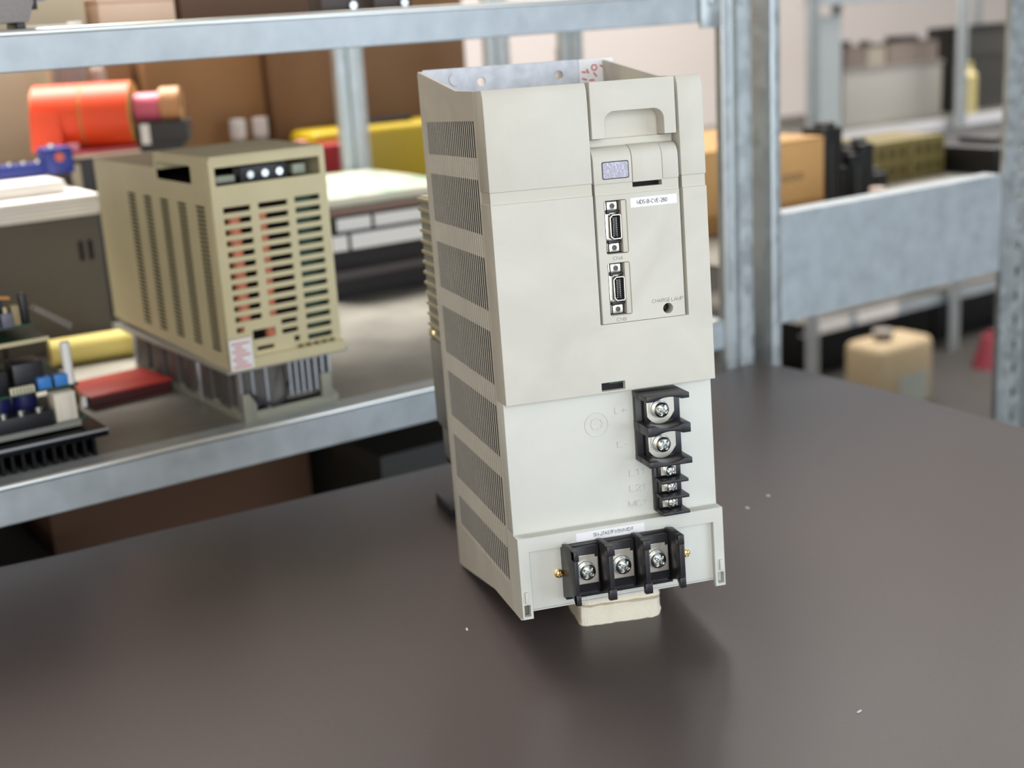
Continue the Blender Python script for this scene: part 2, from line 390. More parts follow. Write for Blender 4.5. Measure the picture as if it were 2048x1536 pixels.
# front cover, upper left / right and middle
fp = lambda z0, z1, top: [(24, z0), (24, z1), (top+1.2, z1), (top*.35, z1-5), (0, z1-16), (0, z0)] if top else [(24, z0), (24, z1), (0, z1), (0, z0)]
cv = MB().prism(fp(289.3, 354, 1.8), 0, 69.7, 'x')
front = dv(cv, 'front_cover', BEIGE, .55, label='upper left cover panel of the drive')
dv(MB().prism(fp(289.4, 354.4, 1.8), 132.3, 150, 'x'), 'front_cover', BEIGE, .55, label='narrow upper right cover strip')
dv(MB().box(.5, 69.5, 1.3, 24, 280.5, 290), 'cover_band', BEIGE_IN)
dv(MB().box(132.9, 149.5, 1.3, 24, 280.5, 290), 'cover_band', BEIGE_IN)
mid = MB().add(plate(rr(71.4, 130.4, 280.6, 290), [rr(97.9, 118.6, 284.6, 289, .3)], 6), xz(1.3, 6))
dv(mid, 'cover_band', BEIGE_IN)
dv(MB().box(66, 136, 14, 24, 190, 350), 'cover_backing', BEIGE_IN)
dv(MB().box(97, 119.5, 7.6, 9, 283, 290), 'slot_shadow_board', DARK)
low = MB()
lo = [(0, 149), (150, 149), (150, 281.4), (132.7, 281.4), (132.7, 195.5), (69.5, 195.5), (69.5, 281.4), (0, 281.4)]
low.add(plate(lo, [rr(67.4, 84, 150.2, 155.9, .3)], 24, .5), xz(0, 24))
dv(low, 'lower_cover', BEIGE)
dv(MB().box(67, 84.5, 4.2, 5.4, 149.6, 157), 'slot_shade_sheet', DARK)  # near-black sheet just inside the slot, painted as its shade
dv(MB().box(74, 84, 3.6, 4.1, 154.2, 155.4), 'slot_circuit_board', GREEN)
# handle block with the finger recess
hb = rr(71.5, 130.4, 317.6, 354.2, .6, 3)
notch = [(121.9, 317.6), (121.9, 327)] + [(114.9+7*math.cos(t), 327.6+7*math.sin(t)) for t in [PI/2*k/8 for k in range(1, 9)]] + [(87.6+7*math.cos(t), 327.6+7*math.sin(t)) for t in [PI/2+PI/2*k/8 for k in range(0, 8)]] + [(80.6, 327), (80.6, 317.6)]
hpts = [(71.5, 317.6), (71.5, 354.2), (130.4, 354.2), (130.4, 317.6)] + notch
dv(MB().add(plate(hpts[::-1], [], 22, .5), xz(.2, 22)), 'handle', BEIGE)
dv(MB().box(71.4, 130.6, 21, 24, 300, 352).box(71.4, 130.6, 11, 22, 305, 317.0), 'handle_back', BEIGE_IN, .3)
# display block: rounded top front
def dprof(z0, z1=312.2, y=0., r=9.5):
    return [(20, z0), (20, z1)] + [(y+r-r*math.sin(t), z1-r+r*math.cos(t)) for t in [PI/2*k/8 for k in range(9)]] + [(y, z0)]
dblk = dv(MB().prism(dprof(288.4), 70.9, 97.5, 'x'), 'display_block', BEIGE, .25)
dv(MB().prism(dprof(288.0, 312.4, -.25), 97.9, 118.7, 'x'), 'flap', BEIGE, .25)
dv(MB().prism(dprof(288.6), 119.1, 130.4, 'x'), 'display_block', BEIGE, .25)
win = dv(MB().add(plate(rr(76.7, 95.4, 291.2, 302.7, 1.2), [], .25), xz(-.2, .25)), 'window_frame', BLACKP, parent=dblk)
dv(MB().add(plate(rr(77.3, 94.8, 291.8, 302.1, .9), [], .2), xz(-.32, .2)), 'display_window', FILM, parent=dblk, label='scratched lilac-grey film over the display')
# connector panel
cp = MB().add(plate(rr(71.2, 130.3, 195.8, 280.9), [rr(76.9, 92.4, 242, 277.3, 1.2), rr(76.9, 92.4, 200.8, 236, 1.2), circ(118.1, 201.6, 3.5, 28)], 9, .3), xz(.3, 9))
pan = dv(cp, 'connector_panel', BEIGE)
dv(MB().box(70, 131.5, 9.6, 10.2, 196, 281), 'circuit_board', DARK)
dv(MB().cyl((118.6, 9.3, 201.2), 1.4, 1, 'y', 12), 'charge_lamp', mat('lamp_lens', (60, 20, 16), .3))
# connectors
def connector(zc):
    cn = dv(MB().box(79.3, 87.6, 6.6, 9.4, zc-17, zc+17), 'connector', SHELL, .4)
    x0, x1 = 79.6, 87.4
    for s in (1, -1):
        z = zc+s*13.8
        dv(MB().box(x0+.2, x1-.2, 3.6, 6.6, z-3, z+3), 'mounting_lug', SHELL, .7, parent=cn)
        sc_ = MB().tube((83.4, 3.4, z), 1.75, .95, .9, 'y', 16); sc_.cyl((83.4, 3.6, z), 1.0, .6, 'y', 12)
        dv(sc_, 'jack_screw', mat('dark_steel', (96, 92, 86), .35, 1.), parent=cn)
        dv(MB().box(79.6, 88.6, 3.2, 6.2, zc+s*9.9-.55, zc+s*9.9+.55).box(79.3, 81, 2.2, 6, zc+s*9.9-1.3, zc+s*9.9+1.3), 'latch', BLACKP, .2, parent=cn)
    D = [(80.6, zc-6.4), (82.6, zc-8.3), (87.6, zc-8.3), (88.6, zc-7.6), (88.6, zc+7.6), (87.6, zc+8.3), (82.6, zc+8.3), (80.6, zc+6.4)]
    Di = [(81.4, zc-6.0), (82.9, zc-7.4), (87.3, zc-7.4), (87.9, zc-7), (87.9, zc+7), (87.3, zc+7.4), (82.9, zc+7.4), (81.4, zc+6.0)]
    dv(MB().add(plate(D, [Di], 6, .15), xz(1.2, 6)), 'connector_hood', NICKEL, parent=cn)
    dv(MB().box(81.2, 88.1, 5.8, 6.8, zc-7.6, zc+7.6), 'socket_floor', DARK, parent=cn)
    dv(MB().box(83.6, 85.4, 2.0, 6.2, zc-6.4, zc+6.4), 'contact_tongue', BLACKP, .15, parent=cn)
    pn = MB()
    for k in range(10):
        for xx in (83.25, 85.55): pn.box(xx-.18, xx+.18, 2.3, 6, zc-5.9+k*1.3-.33, zc-5.9+k*1.3+.33)
    dv(pn, 'contact_pins', NICKEL, parent=cn, smooth=False)
    dv(MB().box(88.9, 92.3, 1.0, 9.4, zc-17.2, zc+17.2), 'cutout_wall', BEIGE_IN, .2, parent=cn)
    return cn
connector(259.7); connector(218.4)

def tx(s, x, z, H_, width, y, d, m, name, parent, pen=.34):      # y: the surface the lettering sits on
    mb = MB().add(stroke_text(s, H_, width, d+.04, pen), Matrix.Translation((x, y+.04, z)) @ XZ)
    o = dv(mb, name, m, smooth=False); o.parent = parent
    return o
lab = dv(MB().add(plate([(95.3, 271.3), (128.2, 271.6), (128.2, 277.8), (95.3, 277.6)], [], .2), xz(.14, .2)), 'model_label', PAPERW, label='white paper label with black type code')
tx('MDS-B-CVE-260', 100.0, 273.4, 2.4, 21.2, .14, .03, INK, 'printed_text', lab, .36)
tx('CN4', 81.0, 238.0, 2.15, 6.7, .3, .03, INKG, 'printed_text', pan, .25)
tx('CN9', 81.0, 196.9, 2.15, 6.7, .3, .03, INKG, 'printed_text', pan, .25)
tx('CHARGE LAMP', 106.9, 206.3, 2.3, 22.3, .3, .03, INKG, 'printed_text', pan, .25)

# lower body
bd = MB().box(.1, 149.9, 8.3, 23.8, 55, 150.5)
body = dv(bd, 'lower_body', BEIGE_LOW, .4)
for (s, x, z, wd) in (('L+', 78.5, 132.0, 7.8), ('L-', 78.9, 108.1, 7.6), ('L11', 86.3, 86.6, 11.0), ('L21', 86.1, 75.3, 11.2), ('MC1', 84.7, 64.2, 12.6)):
    tx(s, x, z, 4.3, wd, 8.3, .75, BEIGE_LOW, 'embossed_marking', body, .46)
pl = MB().tube((64.6, 8.2, 126.2), 8.5, 8.1, .8, 'y', 40)
pl.cyl((64.6, 8.35, 126.2), 8.1, .3, 'y', 40)
pg_ = dv(pl, 'knockout_plug', BEIGE_LOW, parent=body)
dv(MB().add(plate(circ(64.6, 126.6, 4.4, 8), [circ(64.6, 126.6, 4.0, 8)], .6), xz(7.75, .6)), 'octagon_ridge', BEIGE_LOW).parent = body
dv(MB().box(62.2, 66.8, 7.9, 8.3, 123.2, 124.2), 'plug_ridge', BEIGE_LOW).parent = body
# bottom terminal cover
fo = [(0, -.6), (7.6, -.6), (7.6, 4), (7.6, 47), (142.5, 47), (142.5, -.6), (150, -.6), (150, 57), (0, 57)]
tc = MB().add(plate(fo, [rr(1.3, 5.8, 1.2, 9.6, .4), rr(144.4, 148.9, 1.2, 9.6, .4)], 6, .35), xz(-1.8, 6))
tc.box(0, 3, 4, 24, -2.6, 57).box(147, 150, 4, 24, -2.6, 57).box(3, 147, 4.2, 24, 47, 57)
tcov = dv(tc, 'terminal_cover', BEIGE_LOW)
dv(MB().box(7.2, 142.9, 2.6, 5, 3.8, 47.2).box(7.2, 142.9, 2.6, 24, 3, 4.6), 'terminal_recess', BEIGE_LOW, .2)
dv(MB().box(1, 6, 5, 5.5, .8, 10).box(144, 149.2, 5, 5.5, .8, 10), 'catch_pocket', mat('pocket_grey', (120, 118, 108), .6), parent=tcov)
for x in (3.4, 146.8):
    dv(MB().prism(rr(-3.4, -1.6, 11.2, 19.2, .6, 3), x-1.1, x+1.1, 'x'), 'catch_tab', BEIGE_LOW, .2, parent=tcov)
for i, x in enumerate((46.4, 72.0, 98.2)): tx(str(i+1), x, 5.0, 3.7, (1.2, 2.1, 2.1)[i], 2.6, .4, BEIGE_LOW, 'embossed_marking', tcov, .4)
lb2 = dv(MB().add(plate([(41.5, 49.1), (91.2, 49.3), (91.2, 55.0), (41.5, 54.8)], [], .2), xz(-1.95, .2)), 'serial_label', PAPERW, label='white paper label with black serial code')
tx('SN-J7A57FW5WN1D F', 54.0, 50.9, 2.3, 29.2, -1.95, .03, INK, 'printed_text', lb2, .34)

# screws
def screw(parent, x, y, z, r, hh, m, ring=True, ang=0., name='terminal_screw', cross=.2):
    n, k = 40, 12; bm = bmesh.new(); V = []
    c = bm.verts.new((0, 0, hh*.35))
    for i in range(1, k+1):
        q = i/k; row = []
        for j in range(n):
            t = 2*PI*j/n; u = q*math.cos(t); v = q*math.sin(t)
            h = hh*math.sqrt(max(0., 1-q*q*.82))
            d = min(abs(u), abs(v)); mx = max(abs(u), abs(v))
            if mx < .68: h -= hh*.55*max(0., min(1., (cross-d)/.07))*max(0., min(1., (.72-mx)/.25))
            row.append(bm.verts.new((u*r, v*r, h)))
        V.append(row)
    low_ = [bm.verts.new((r*math.cos(2*PI*j/n), r*math.sin(2*PI*j/n), 0)) for j in range(n)]; V.append(low_)
    for j in range(n): bm.faces.new((c, V[0][j], V[0][(j+1) % n]))
    for a, b_ in zip(V[:-1], V[1:]):
        for j in range(n): bm.faces.new((a[j], b_[j], b_[(j+1) % n], a[(j+1) % n]))
    mb = MB(); mb.bm.free(); mb.bm = bm
    if ring:
        mb.tube((0, 0, -.6), r*1.06, r*.6, 1.1, 'z', 32); mb.tube((0, 0, -1.7), r*1.17, r*.6, .8, 'z', 32)
    bmesh.ops.transform(bm, matrix=Matrix.Translation((x, y, z)) @ Matrix.Rotation(ang, 4, 'Y') @ XZ, verts=bm.verts)
    return dv(mb, name, m, parent=parent)

# three-pole block at the bottom
tb = dv(MB().box(31, 109.6, -4, 4, 9.5, 48.5), 'power_terminal_block', BLACKP, .4)
xs = [(30.9, 34.4), (54.3, 59.7), (80.1, 85.4), (105.4, 109.7)]
for i, (a, b_) in enumerate(xs):
    ml, mr_ = (a, b_) if i in (0, 3) else (a+.9, b_-1.2)
    if i == 0: mr_ = b_ - .7
    if i == 3: ml = a + .6
    pr = [(2, 48), (-8, 50.8), (-28, 50.8), (-28, 13.3), (-24, 13.3), (-20, 17), (2, 9.5)]
    d = MB().prism(pr, ml, mr_, 'x'); dv(d, 'barrier', BLACKP, .35, parent=tb)
    dv(MB().box(a, b_, -28.15, -22, 44.2, 50.9), 'barrier_cap', BLACKP, .3, parent=tb)
    dv(MB().box(a, b_, -28.15, -24, 13.2, 20.4), 'barrier_cap', BLACKP, .3, parent=tb)
    dv(MB().cyl(((a+b_)/2, -28.1, 16.4), 1.1, .5, 'y', 14).cyl(((a+b_)/2, -28.1, 46.6), 1.1, .5, 'y', 14), 'ejector_mark', BLACKP, parent=tb)
for i in range(3):
    a = xs[i][1]; b_ = xs[i+1][0]; cx = (a+b_)/2 + (.2 if i else 0)
    dv(MB().box(a-.5, b_+.5, -8.2, 2, 14.5, 47).box(a, b_, -6, 2, 10.5, 15), 'pole_seat', BLACKP, .3, parent=tb)
    p_ = MB().add(plate([(cx-9, 21), (cx+9, 21), (cx+9, 39.5), (cx+7, 39.5), (cx+7, 41.5), (cx-9, 41.5)], [], 1.6, .2), xz(-9.9, 1.6))
    dv(p_, 'contact_plate', NICKEL, parent=tb)
    screw(tb, cx, -12.8, 30.6, 5.6, 3.6, ZINC, ang=(.55, .5, .62)[i], cross=.17)
for (x, z) in ((28.4, 27.2), (122.4, 26.6)):
    screw(tcov, x, 1.2, z, 2.7, 1.7, BRASS, ring=True, ang=.3, name='brass_screw', cross=.2)

# L+ / L- block
lbk = dv(MB().box(91.6, 121.8, 3.5, 8.4, 98, 146.4), 'bus_terminal_block', BLACKP, .3)
def arc(zc, sgn, x0=91.4, x1=122.1):
    return None
def shelf_plate(z0, z1, up, dn):
    # plate between z0..z1 with a round bite for the screwdriver in its upper and/or lower side
    xc, rad, dep = 107.0, 9.5, 2.2
    R = (rad*rad+dep*dep)/(2*dep)
    def bite(zb, s):   # from left to right
        return [(xc-rad+2*rad*k/10, zb - s*(math.sqrt(max(0, R*R-(-rad+2*rad*k/10)**2))-(R-dep))) for k in range(11)]
    bot = [(91.4, z0)] + (bite(z0, -1) if dn else []) + [(122.1, z0)]
    top = [(122.1, z1)] + (bite(z1, 1)[::-1] if up else []) + [(91.4, z1)]
    pts = bot+top
    return pts
for (z0, z1, up, dn) in ((143, 146.8, 0, 1), (119.3, 125.8, 1, 1), (97.6, 101.7, 1, 0)):
    pts = shelf_plate(z0, z1, up, dn)
    m_ = MB().prism([(91.4, z0+.0), (122.1, z0), (122.1, z1), (91.4, z1)], -8, 8.3, 'y') if False else MB()
    m_.prism(pts, -19.5, -4.0, 'y'); m_.box(91.4, 122.1, -4.0, 8.3, z0+.02, z1-.02)
    dv(m_, 'barrier', BLACKP, .3, parent=lbk)
for zc in (134.6, 110.4):
    dv(MB().box(96, 121.6, -2.5, 4, zc-9, zc+8.6), 'pole_seat', BLACKP, .3, parent=lbk)
    cx = 106.2
    pts = [(cx-9.2, zc-5.2)] + [(cx+10*math.cos(t), zc-.8+10*math.sin(t)) for t in [PI*1.23+PI*.6*k/10 for k in range(11)]] + [(cx+10.6, zc-3), (cx+10.6, zc+8.2), (cx-9.2, zc+5)]
    dv(MB().add(plate(pts, [], 1.5, .2), xz(-4.4, 1.5)), 'contact_plate', NICKEL, parent=lbk)
    screw(lbk, cx-.2, -7.2, zc-.3, 5.3, 3.4, ZINC, ang=.4 if zc > 120 else .9, cross=.17)
# small three-way block
sbk = dv(MB().box(102.6, 122.4, 3.8, 8.5, 59.5, 97.5), 'control_terminal_block', BLACKP, .3)
for k, zt in enumerate((84.4, 73.0, 61.7)):
    dv(MB().prism([(8, zt-2.4), (8, zt), (-9.8, zt), (-9.8, zt-2.2)], 103, 122.6, 'x').prism([(-9.9, zt-2.2), (-9.9, zt-.2), (-4, zt-.2)], 107, 118, 'x'), 'barrier', BLACKP, .25, parent=sbk)
    zc = zt+5.3
    dv(MB().box(104.5, 121, .2, 4.5, zc-4.6, zc+4.8), 'pole_seat', BLACKP, .2, parent=sbk)
    dv(MB().add(plate(rr(106, 117, zc-3.6, zc+4.2, .4), [], 1.1, .15), xz(-1.1, 1.1)), 'contact_plate', NICKEL, parent=sbk)
    screw(sbk, 111.9, -3.2, zc-.1, 3.5, 2.3, ZINC, ang=.5+.5*k, cross=.2)

# ------------------------------------------------------------------ shelving, left bay
POSTP = [(0, .002), (.002, 0), (.012, 0), (.013, .007), (.023, .007), (.024, 0), (.040, 0), (.041, .009), (.056, .010), (.057, .036), (.054, .036), (.050, .014), (.004, .014), (.003, .012), (0, .012)]
def post(parent, s, t, z0=0., z1=2.0, flip=False):
    pts = [((.057-a if flip else a)+s, b_+t) for a, b_ in POSTP]
    return MB().prism(pts, z0, z1, 'z').build('post', GALV, parent, smooth=False)
def beam(parent, s0, s1, z0, z1, t=0., m=None, name='beam'):
    lip = .004
    pr = [(t, z0+.001), (t+.001, z0), (t+.028, z0), (t+.028, z0+.002), (t+.002, z0+.002), (t+.002, z1-.003), (t+.028, z1-.003), (t+.028, z1), (t+.003, z1), (t, z1-.003)]
    MB().cyl(((s0+s1)/2, t+.0032, z1-.0028), .0038, s1-s0-.004, 'x', 20).build('beam_lip_highlight', LIP, parent)  # rounded top edge of the beam, its highlight put into the material
    return MB().prism(pr, s0, s1, 'x').build(name, m or GALVB, parent, smooth=False)
U1 = thing('shelving_unit', 'galvanised steel shelving bay on the left behind the table', 'shelving', P(0, 0, FLOOR), ROT)
zf = -FLOOR
post(U1, .530, 0); post(U1, .435, .795); post(U1, .726, .795); post(U1, -.95, 0); post(U1, -.95, .79)
beam(U1, -.89, .529, zf+.4065, zf+.4410, 0.004); beam(U1, -.89, .529, zf+.0125, zf+.0500, 0.004)
beam(U1, -.89, .529, zf-.42, zf-.385, 0.004)
beam(U1, -.89, .43, zf+.0125, zf+.0490, .765)
MB().box(-.93, .528, .006, .79, zf+.0470, zf+.0495).build('deck', DECK, U1, smooth=False)
MB().box(-.93, .528, .006, .46, zf+.4380, zf+.4405).build('deck', DECK, U1, smooth=False)
MB().box(-.93, .528, .006, .79, zf-.388, zf-.3855).build('deck', DECK, U1, smooth=False)
MB().box(.505, .528, .03, .79, zf-.03, zf+.012).build('side_rail', GALV, U1, bevel=.002)
MB().box(.497, .528, -.002, .003, zf+.400, zf+.455).cyl((.512, -.003, zf+.43), .005, .006, 'y', 12).build('beam_bracket', GALV, U1, bevel=.0008)
# right bay
U2 = thing('shelving_unit', 'galvanised shelving bay on the right with one tall front beam', 'shelving', P(.609, 0, FLOOR), ROT)
MB().box(0, .016, 0, .04, 0, 2.0).build('post', GALV, U2, bevel=.001)
holes = []
for k in range(52):
    z = .05+.037*k; holes.append(rr(.034, .041, z, z+.016, .003, 3))
pp = MB().add(plate(rr(0, .058, 0, 2.0), holes, .002), Matrix.Translation((.461, .0, 0)) @ xz(0, .002)); pp.box(.461, .4635, .002, .008, 0, 2.0).box(.516, .519, .002, .04, 0, 2.0)
pp.build('post', GALV, U2, smooth=False, label='post punched with a row of slots')
post(U2, .277, .795); post(U2, 1.65, .795); post(U2, 1.65, 0)
MB().prism([(.004, zf+.027), (.034, zf+.027), (.034, zf+.030), (.008, zf+.031), (.007, zf+.040), (.0045, zf+.043), (.0045, zf+.160), (.007, zf+.163), (.034, zf+.164), (.034, zf+.167), (.004, zf+.167)], .016, .46, 'x').build('beam', GALVB, U2, smooth=False, label='tall galvanised front beam')
MB().box(.53, 1.65, .005, .03, zf+.027, zf+.167).build('beam', GALVB, U2, smooth=False)
MB().box(.017, 1.64, .036, .79, zf+.084, zf+.088).build('deck', DECK, U2, smooth=False)

# ------------------------------------------------------------------ second drive on the left shelf
TAN = mat('aged_beige_plastic', (206, 196, 158), .5, bump=.06, bscale=1500, vary=.05, vscale=20)
TAN_S = TAN
GREYC = mat('grey_casting', (112, 110, 106), .5, .35, vary=.12, vscale=40)
inv = thing('drive_unit', 'yellowed beige slotted drive standing on its heat sink on the left shelf', 'machine', (-.2232, .3172, .0497), (0, 0, math.radians(19.8)))
W_, D_ = .1263, .320
F = MB()
# front face with slots
hol = [rr(.007, .119, .2375, .2548, .001)]
pit = .01075
for k in range(12):
    z = .2135-k*pit
    hol.append(rr(.0115, .0400 if k < 11 else .020, z-.0028, z+.0028))
for k in range(11):
    z = .2140-k*pit; hol.append(rr(.0484, .0800, z-.0028, z+.0028))
for k in range(14):
    z = .2150-k*pit; hol.append(rr(.0878, .1158, z-.0028, z+.0028))
hol += [rr(.028, .053, .083, .0925), rr(.031, .050, .0715, .0755), rr(.060, .078, .0935, .0985), rr(.060, .078, .0835, .0885), rr(.0725, .079, .0735, .079)]
F.add(plate(rr(0.001, W_-.001, .066, .264, .003), hol, .003, .0003), xz(.0, .003))
F.box(0.001, W_-.001, -.006, .003, .0565, .067)
F.build('front_panel', TAN, inv, smooth=False)
# side shells
prof = [(.003, .0565), (D_, .0648), (D_, .249), (.138, .249), (.134, .2655), (.003, .265)]
sh_ = []
for c in range(5):
    vc = .0287+.0460*c
    for k in range(34):
        z = .0745+.0043*k
        sh_.append(rr(vc-.0115, vc+.0115, z-.0014, z+.0014))
sh_.append(rr(.042, .132, .238, .2555, .002))
s_ = MB().add(plate(prof, sh_, .0008), Matrix.Translation((0, 0, 0)) @ YZ)
s_.build('side_panel', TAN_S, inv, smooth=False)
MB().add(plate(prof, [], .0022), Matrix.Translation((W_-.0022, 0, 0)) @ YZ).build('side_panel', TAN, inv, smooth=False)
MB().box(.0022, W_-.0022, .0, .134, .2632, .2655).build('top_panel', TAN, inv, smooth=False)
MB().box(.0022, W_-.0022, .134, D_, .2468, .249).box(.0022, W_-.0022, .1335, .136, .247, .265).build('top_panel', TAN, inv, smooth=False)
MB().box(.0022, W_-.0022, D_-.002, D_, .065, .2468).build('back_panel', TAN, inv, smooth=False)
MB().add(plate(rr(-.004, W_+.004, .0535, .0572), [], .32), xz(-.002, .32)).build('base_flange', mat('flange_grey', (170, 166, 156), .5, .3), inv, smooth=False)
MB().box(.004, W_-.004, .028, .30, .07, .232).build('inner_shade_core', DARK, inv, smooth=False)  # near-black filler, the shade inside the shell given as colour
COIL = mat('copper_coil', (206, 122, 92), .45, vary=.3, vscale=300)
for uu in (.0255, .0535):
    MB().cyl((uu, .0108, .145), .0068, .13).build('resistor', COIL, inv)
MB().box(.083, .12, .012, .0135, .066, .222).build('circuit_board', GREEN, inv, smooth=False)
MB().box(.086, .118, .0145, .0155, .15, .152).build('wire', mat('pink_wire', (200, 130, 120), .5), inv)
t_ = MB().box(.036, .086, .006, .024, .236, .2525).build('terminal_block', BLACKP, inv, bevel=.0006)
for uu in (.0455, .0610, .0765):
    MB().cyl((uu, .0052, .2445), .0036, .003, 'y', 16).build('terminal_screw', ZINC, t_)
for (u0, u1, z1) in ((.010, .030, .246), (.092, .106, .249)): MB().box(u0, u1, .006, .02, .2395, z1).build('bracket', mat('grey_green_metal', (150, 156, 140), .5, .3), inv, bevel=.0006)
stk = MB().box(-.0015, .023, -.0068, -.0062, .0575, .0885).build('inspection_sticker', PAPERW, inv, smooth=False, label='white sticker with red print')
stk2 = MB()
for k in range(7): stk2.box(.001+.003*(k % 2), .020-.004*(k % 3), -.0071, -.0069, .060+.0039*k, .0614+.0039*k)
stk2.build('red_print', REDINK, stk, smooth=False)
for k in range(5): MB().box(.074+.009*k, .079+.009*k, -.0055, -.003, .0671, .0705).build('terminal_tab', mat('dark_brass', (110, 96, 60), .4, .6), inv, bevel=.0004)
# heat sink base
MB().box(.014, .116, .012, .29, .012, .0535).build('heat_sink', GREYC, inv, smooth=False)
for vv in (.03, .075, .12, .165, .21, .255):
    MB().box(.0095, .0138, vv, vv+.028, .008, .053).build('side_plate', mat('dark_grey_paint', (84, 78, 76), .5), inv, bevel=.0006)
for uu in (.0095, .0225, .0375, .064, .071, .078, .085, .093, .101, .109):
    MB().box(uu, uu+.0022, .003, .012, .010 if uu < .05 else .018, .0535).build('fin', mat('bright_aluminium', (190, 192, 196), .35, .8), inv, smooth=False)
MB().box(.0095, .1165, .001, .006, 0, .010).box(.0095, .0145, .006, .30, 0, .012).box(.1115, .1165, .006, .30, 0, .012).build('base_tray', mat('grey_green_paint', (146, 146, 132), .5, .2), inv, bevel=.0006)
MB().box(.009, .021, -.002, .004, 0, .030).build('base_foot', mat('grey_green_paint', (146, 146, 132)), inv, bevel=.0006)
MB().box(.098, .110, .0, .006, .008, .034).build('base_foot', mat('grey_green_paint', (146, 146, 132)), inv, bevel=.0006)
MB().path([(.018, -.001, .030), (.026, -.004, .020), (.040, -.005, .014), (.053, -.004, .018), (.060, -.001, .034), (.061, .004, .05)], .0022).build('cable', BLACKP, inv)
for vv in (.105, .29): MB().box(.0085, .013, vv, vv+.006, .002, .0535).build('silver_strut', mat('bright_aluminium', (190, 192, 196)), inv, bevel=.0005)

# ------------------------------------------------------------------ circuit stack at the far left
pcb = thing('circuit_assembly', 'stack of circuit boards on a black heat sink at the left end of the shelf', 'electronics', P(-.459, .03, .0497), ROT)
BLK = mat('black_anodised', (22, 22, 25), .35, .5)
MB().box(0, .224, .0, .16, .018, .0255).build('heat_sink', BLK, pcb, bevel=.0006)
MB().box(.0, .224, -.0006, .0004, .0235, .0256).build('bright_edge', mat('bright_aluminium', (190, 192, 196)), pcb, smooth=False)
fs = MB().box(0, .0028, .004, .156, 0, .018).build('fin', BLK, pcb, smooth=False)
for k in range(1, 23): share(fs, 'fin', pcb, (.0095*k, 0, 0))
def board(z, s1, t0, t1): return MB().box(0, s1, t0, t1, z, z+.0018).build('circuit_board', GREEN, pcb, smooth=False)
board(.0335, .213, .02, .13); board(.0645, .211, .03, .14); board(.1135, .190, .03, .13); board(.1275, .180, .035, .13)
MB().box(0, .19, .0295, .0305, .1120, .1160).build('board_edge_rail', mat('cream_rail', (196, 188, 150), .5), pcb, smooth=False)
MB().box(.0, .205, .0175, .0195, .0285, .0345).build('board_edge_rail', mat('silver_rail', (150, 150, 142), .4, .5), pcb, smooth=False)
tbk = MB().box(.09, .179, .012, .03, .0353, .050).build('terminal_block', BLACKP, pcb, bevel=.0006)
for s in (.135, .151, .167): MB().cyl((s, .016, .052), .0036, .006, 'z', 12).build('terminal_screw', ZINC, tbk)
MB().box(.183, .203, .018, .04, .0353, .0625).box(.188, .198, .0165, .018, .037, .060).build('relay', mat('cream_relay', (222, 216, 200), .5), pcb, bevel=.001)
MB().cyl((.165, .055, .050), .012, .027).build('capacitor', mat('navy_sleeve', (26, 30, 84), .35), pcb)
MB().cyl((.140, .05, .050), .011, .027).build('capacitor', mat('navy_sleeve', (26, 30, 84)), pcb)
for s in (.174, .1895): MB().box(s, s+.0125, .03, .04, .0665, .0775).build('trimmer', mat('blue_trimmer', (62, 130, 206), .4), pcb, bevel=.001)
hd = MB().box(.148, .170, .029, .033, .0663, .073).build('pin_header', mat('cream_header', (226, 222, 196), .5), pcb, bevel=.0004)
pn = MB()
for k in range(6): pn.box(.150+.0033*k, .1512+.0033*k, .0285, .029, .067, .0725)
pn.build('slots', DARK, hd, smooth=False)
MB().box(.155, .183, .038, .07, .0663, .0925).box(.11, .15, .04, .08, .0663, .088).build('relay', BLACKP, pcb, bevel=.001)
MB().cyl((.2050, .036, .0855), .0046, .042).build('standoff', mat('white_nylon', (236, 236, 234), .5), pcb)
MB().cyl((.205, .036, .050), .003, .03).build('standoff', mat('dark_bronze', (70, 60, 44), .4, .5), pcb)
MB().box(.112, .150, .036, .08, .1293, .1510).box(.02, .10, .04, .09, .1293, .150).build('connector', BLACKP, pcb, bevel=.001)
for s in (.139, .151): MB().box(s, s+.010, .032, .04, .1293, .1425).build('pin_block', mat('lilac_grey', (104, 104, 120), .4), pcb, bevel=.0006)
for s in (.144, .156): MB().cyl((s, .036, .1445), .0018, .007, 'z', 8).build('pin', mat('tan_pin', (196, 184, 150), .4), pcb)
MB().prism([(.150, .1293), (.158, .1293), (.158, .152), (.152, .168), (.149, .168)], .05, .052, 'y').build('board_guide', BLACKP, pcb)
MB().box(.172, .178, .04, .05, .1293, .157).build('board_guide', BLACKP, pcb, bevel=.0006)
MB().box(.162, .169, .036, .046, .1293, .148).build('coil', mat('tan_coil', (150, 136, 100), .5), pcb, bevel=.0008)
MB().prism([(.153, .157), (.165, .155), (.165, .152), (.153, .154)], .048, .050, 'y').build('orange_tab', mat('orange_tab', (190, 130, 60), .5), pcb)
MB().prism([(.182, .140), (.186, .144), (.217, .122), (.214, .116)], .04, .056, 'y').build('metal_clip', mat('dull_tin', (128, 120, 112), .4, .6), pcb)
for (a, b_) in ((.02, .12), (.17, .12), (.02, .04)):
    MB().cyl((a, b_, .0765), .003, .102).build('standoff', mat('dark_bronze', (70, 60, 44), .4, .5), pcb)
MB().box(.197, .208, .035, .05, .066, .070).build('board_corner', GREEN, pcb, smooth=False)
MB().path([(.214, .05, .0353), (.2165, .048, .05), (.213, .05, .058), (.2175, .052, .045)], .0014, 6).build('wire', mat('tan_wire', (176, 140, 90), .5), pcb)
MB().cyl((.2185, .05, .042), .0035, .01).build('wire_plug', mat('white_nylon', (236, 236, 234)), pcb)

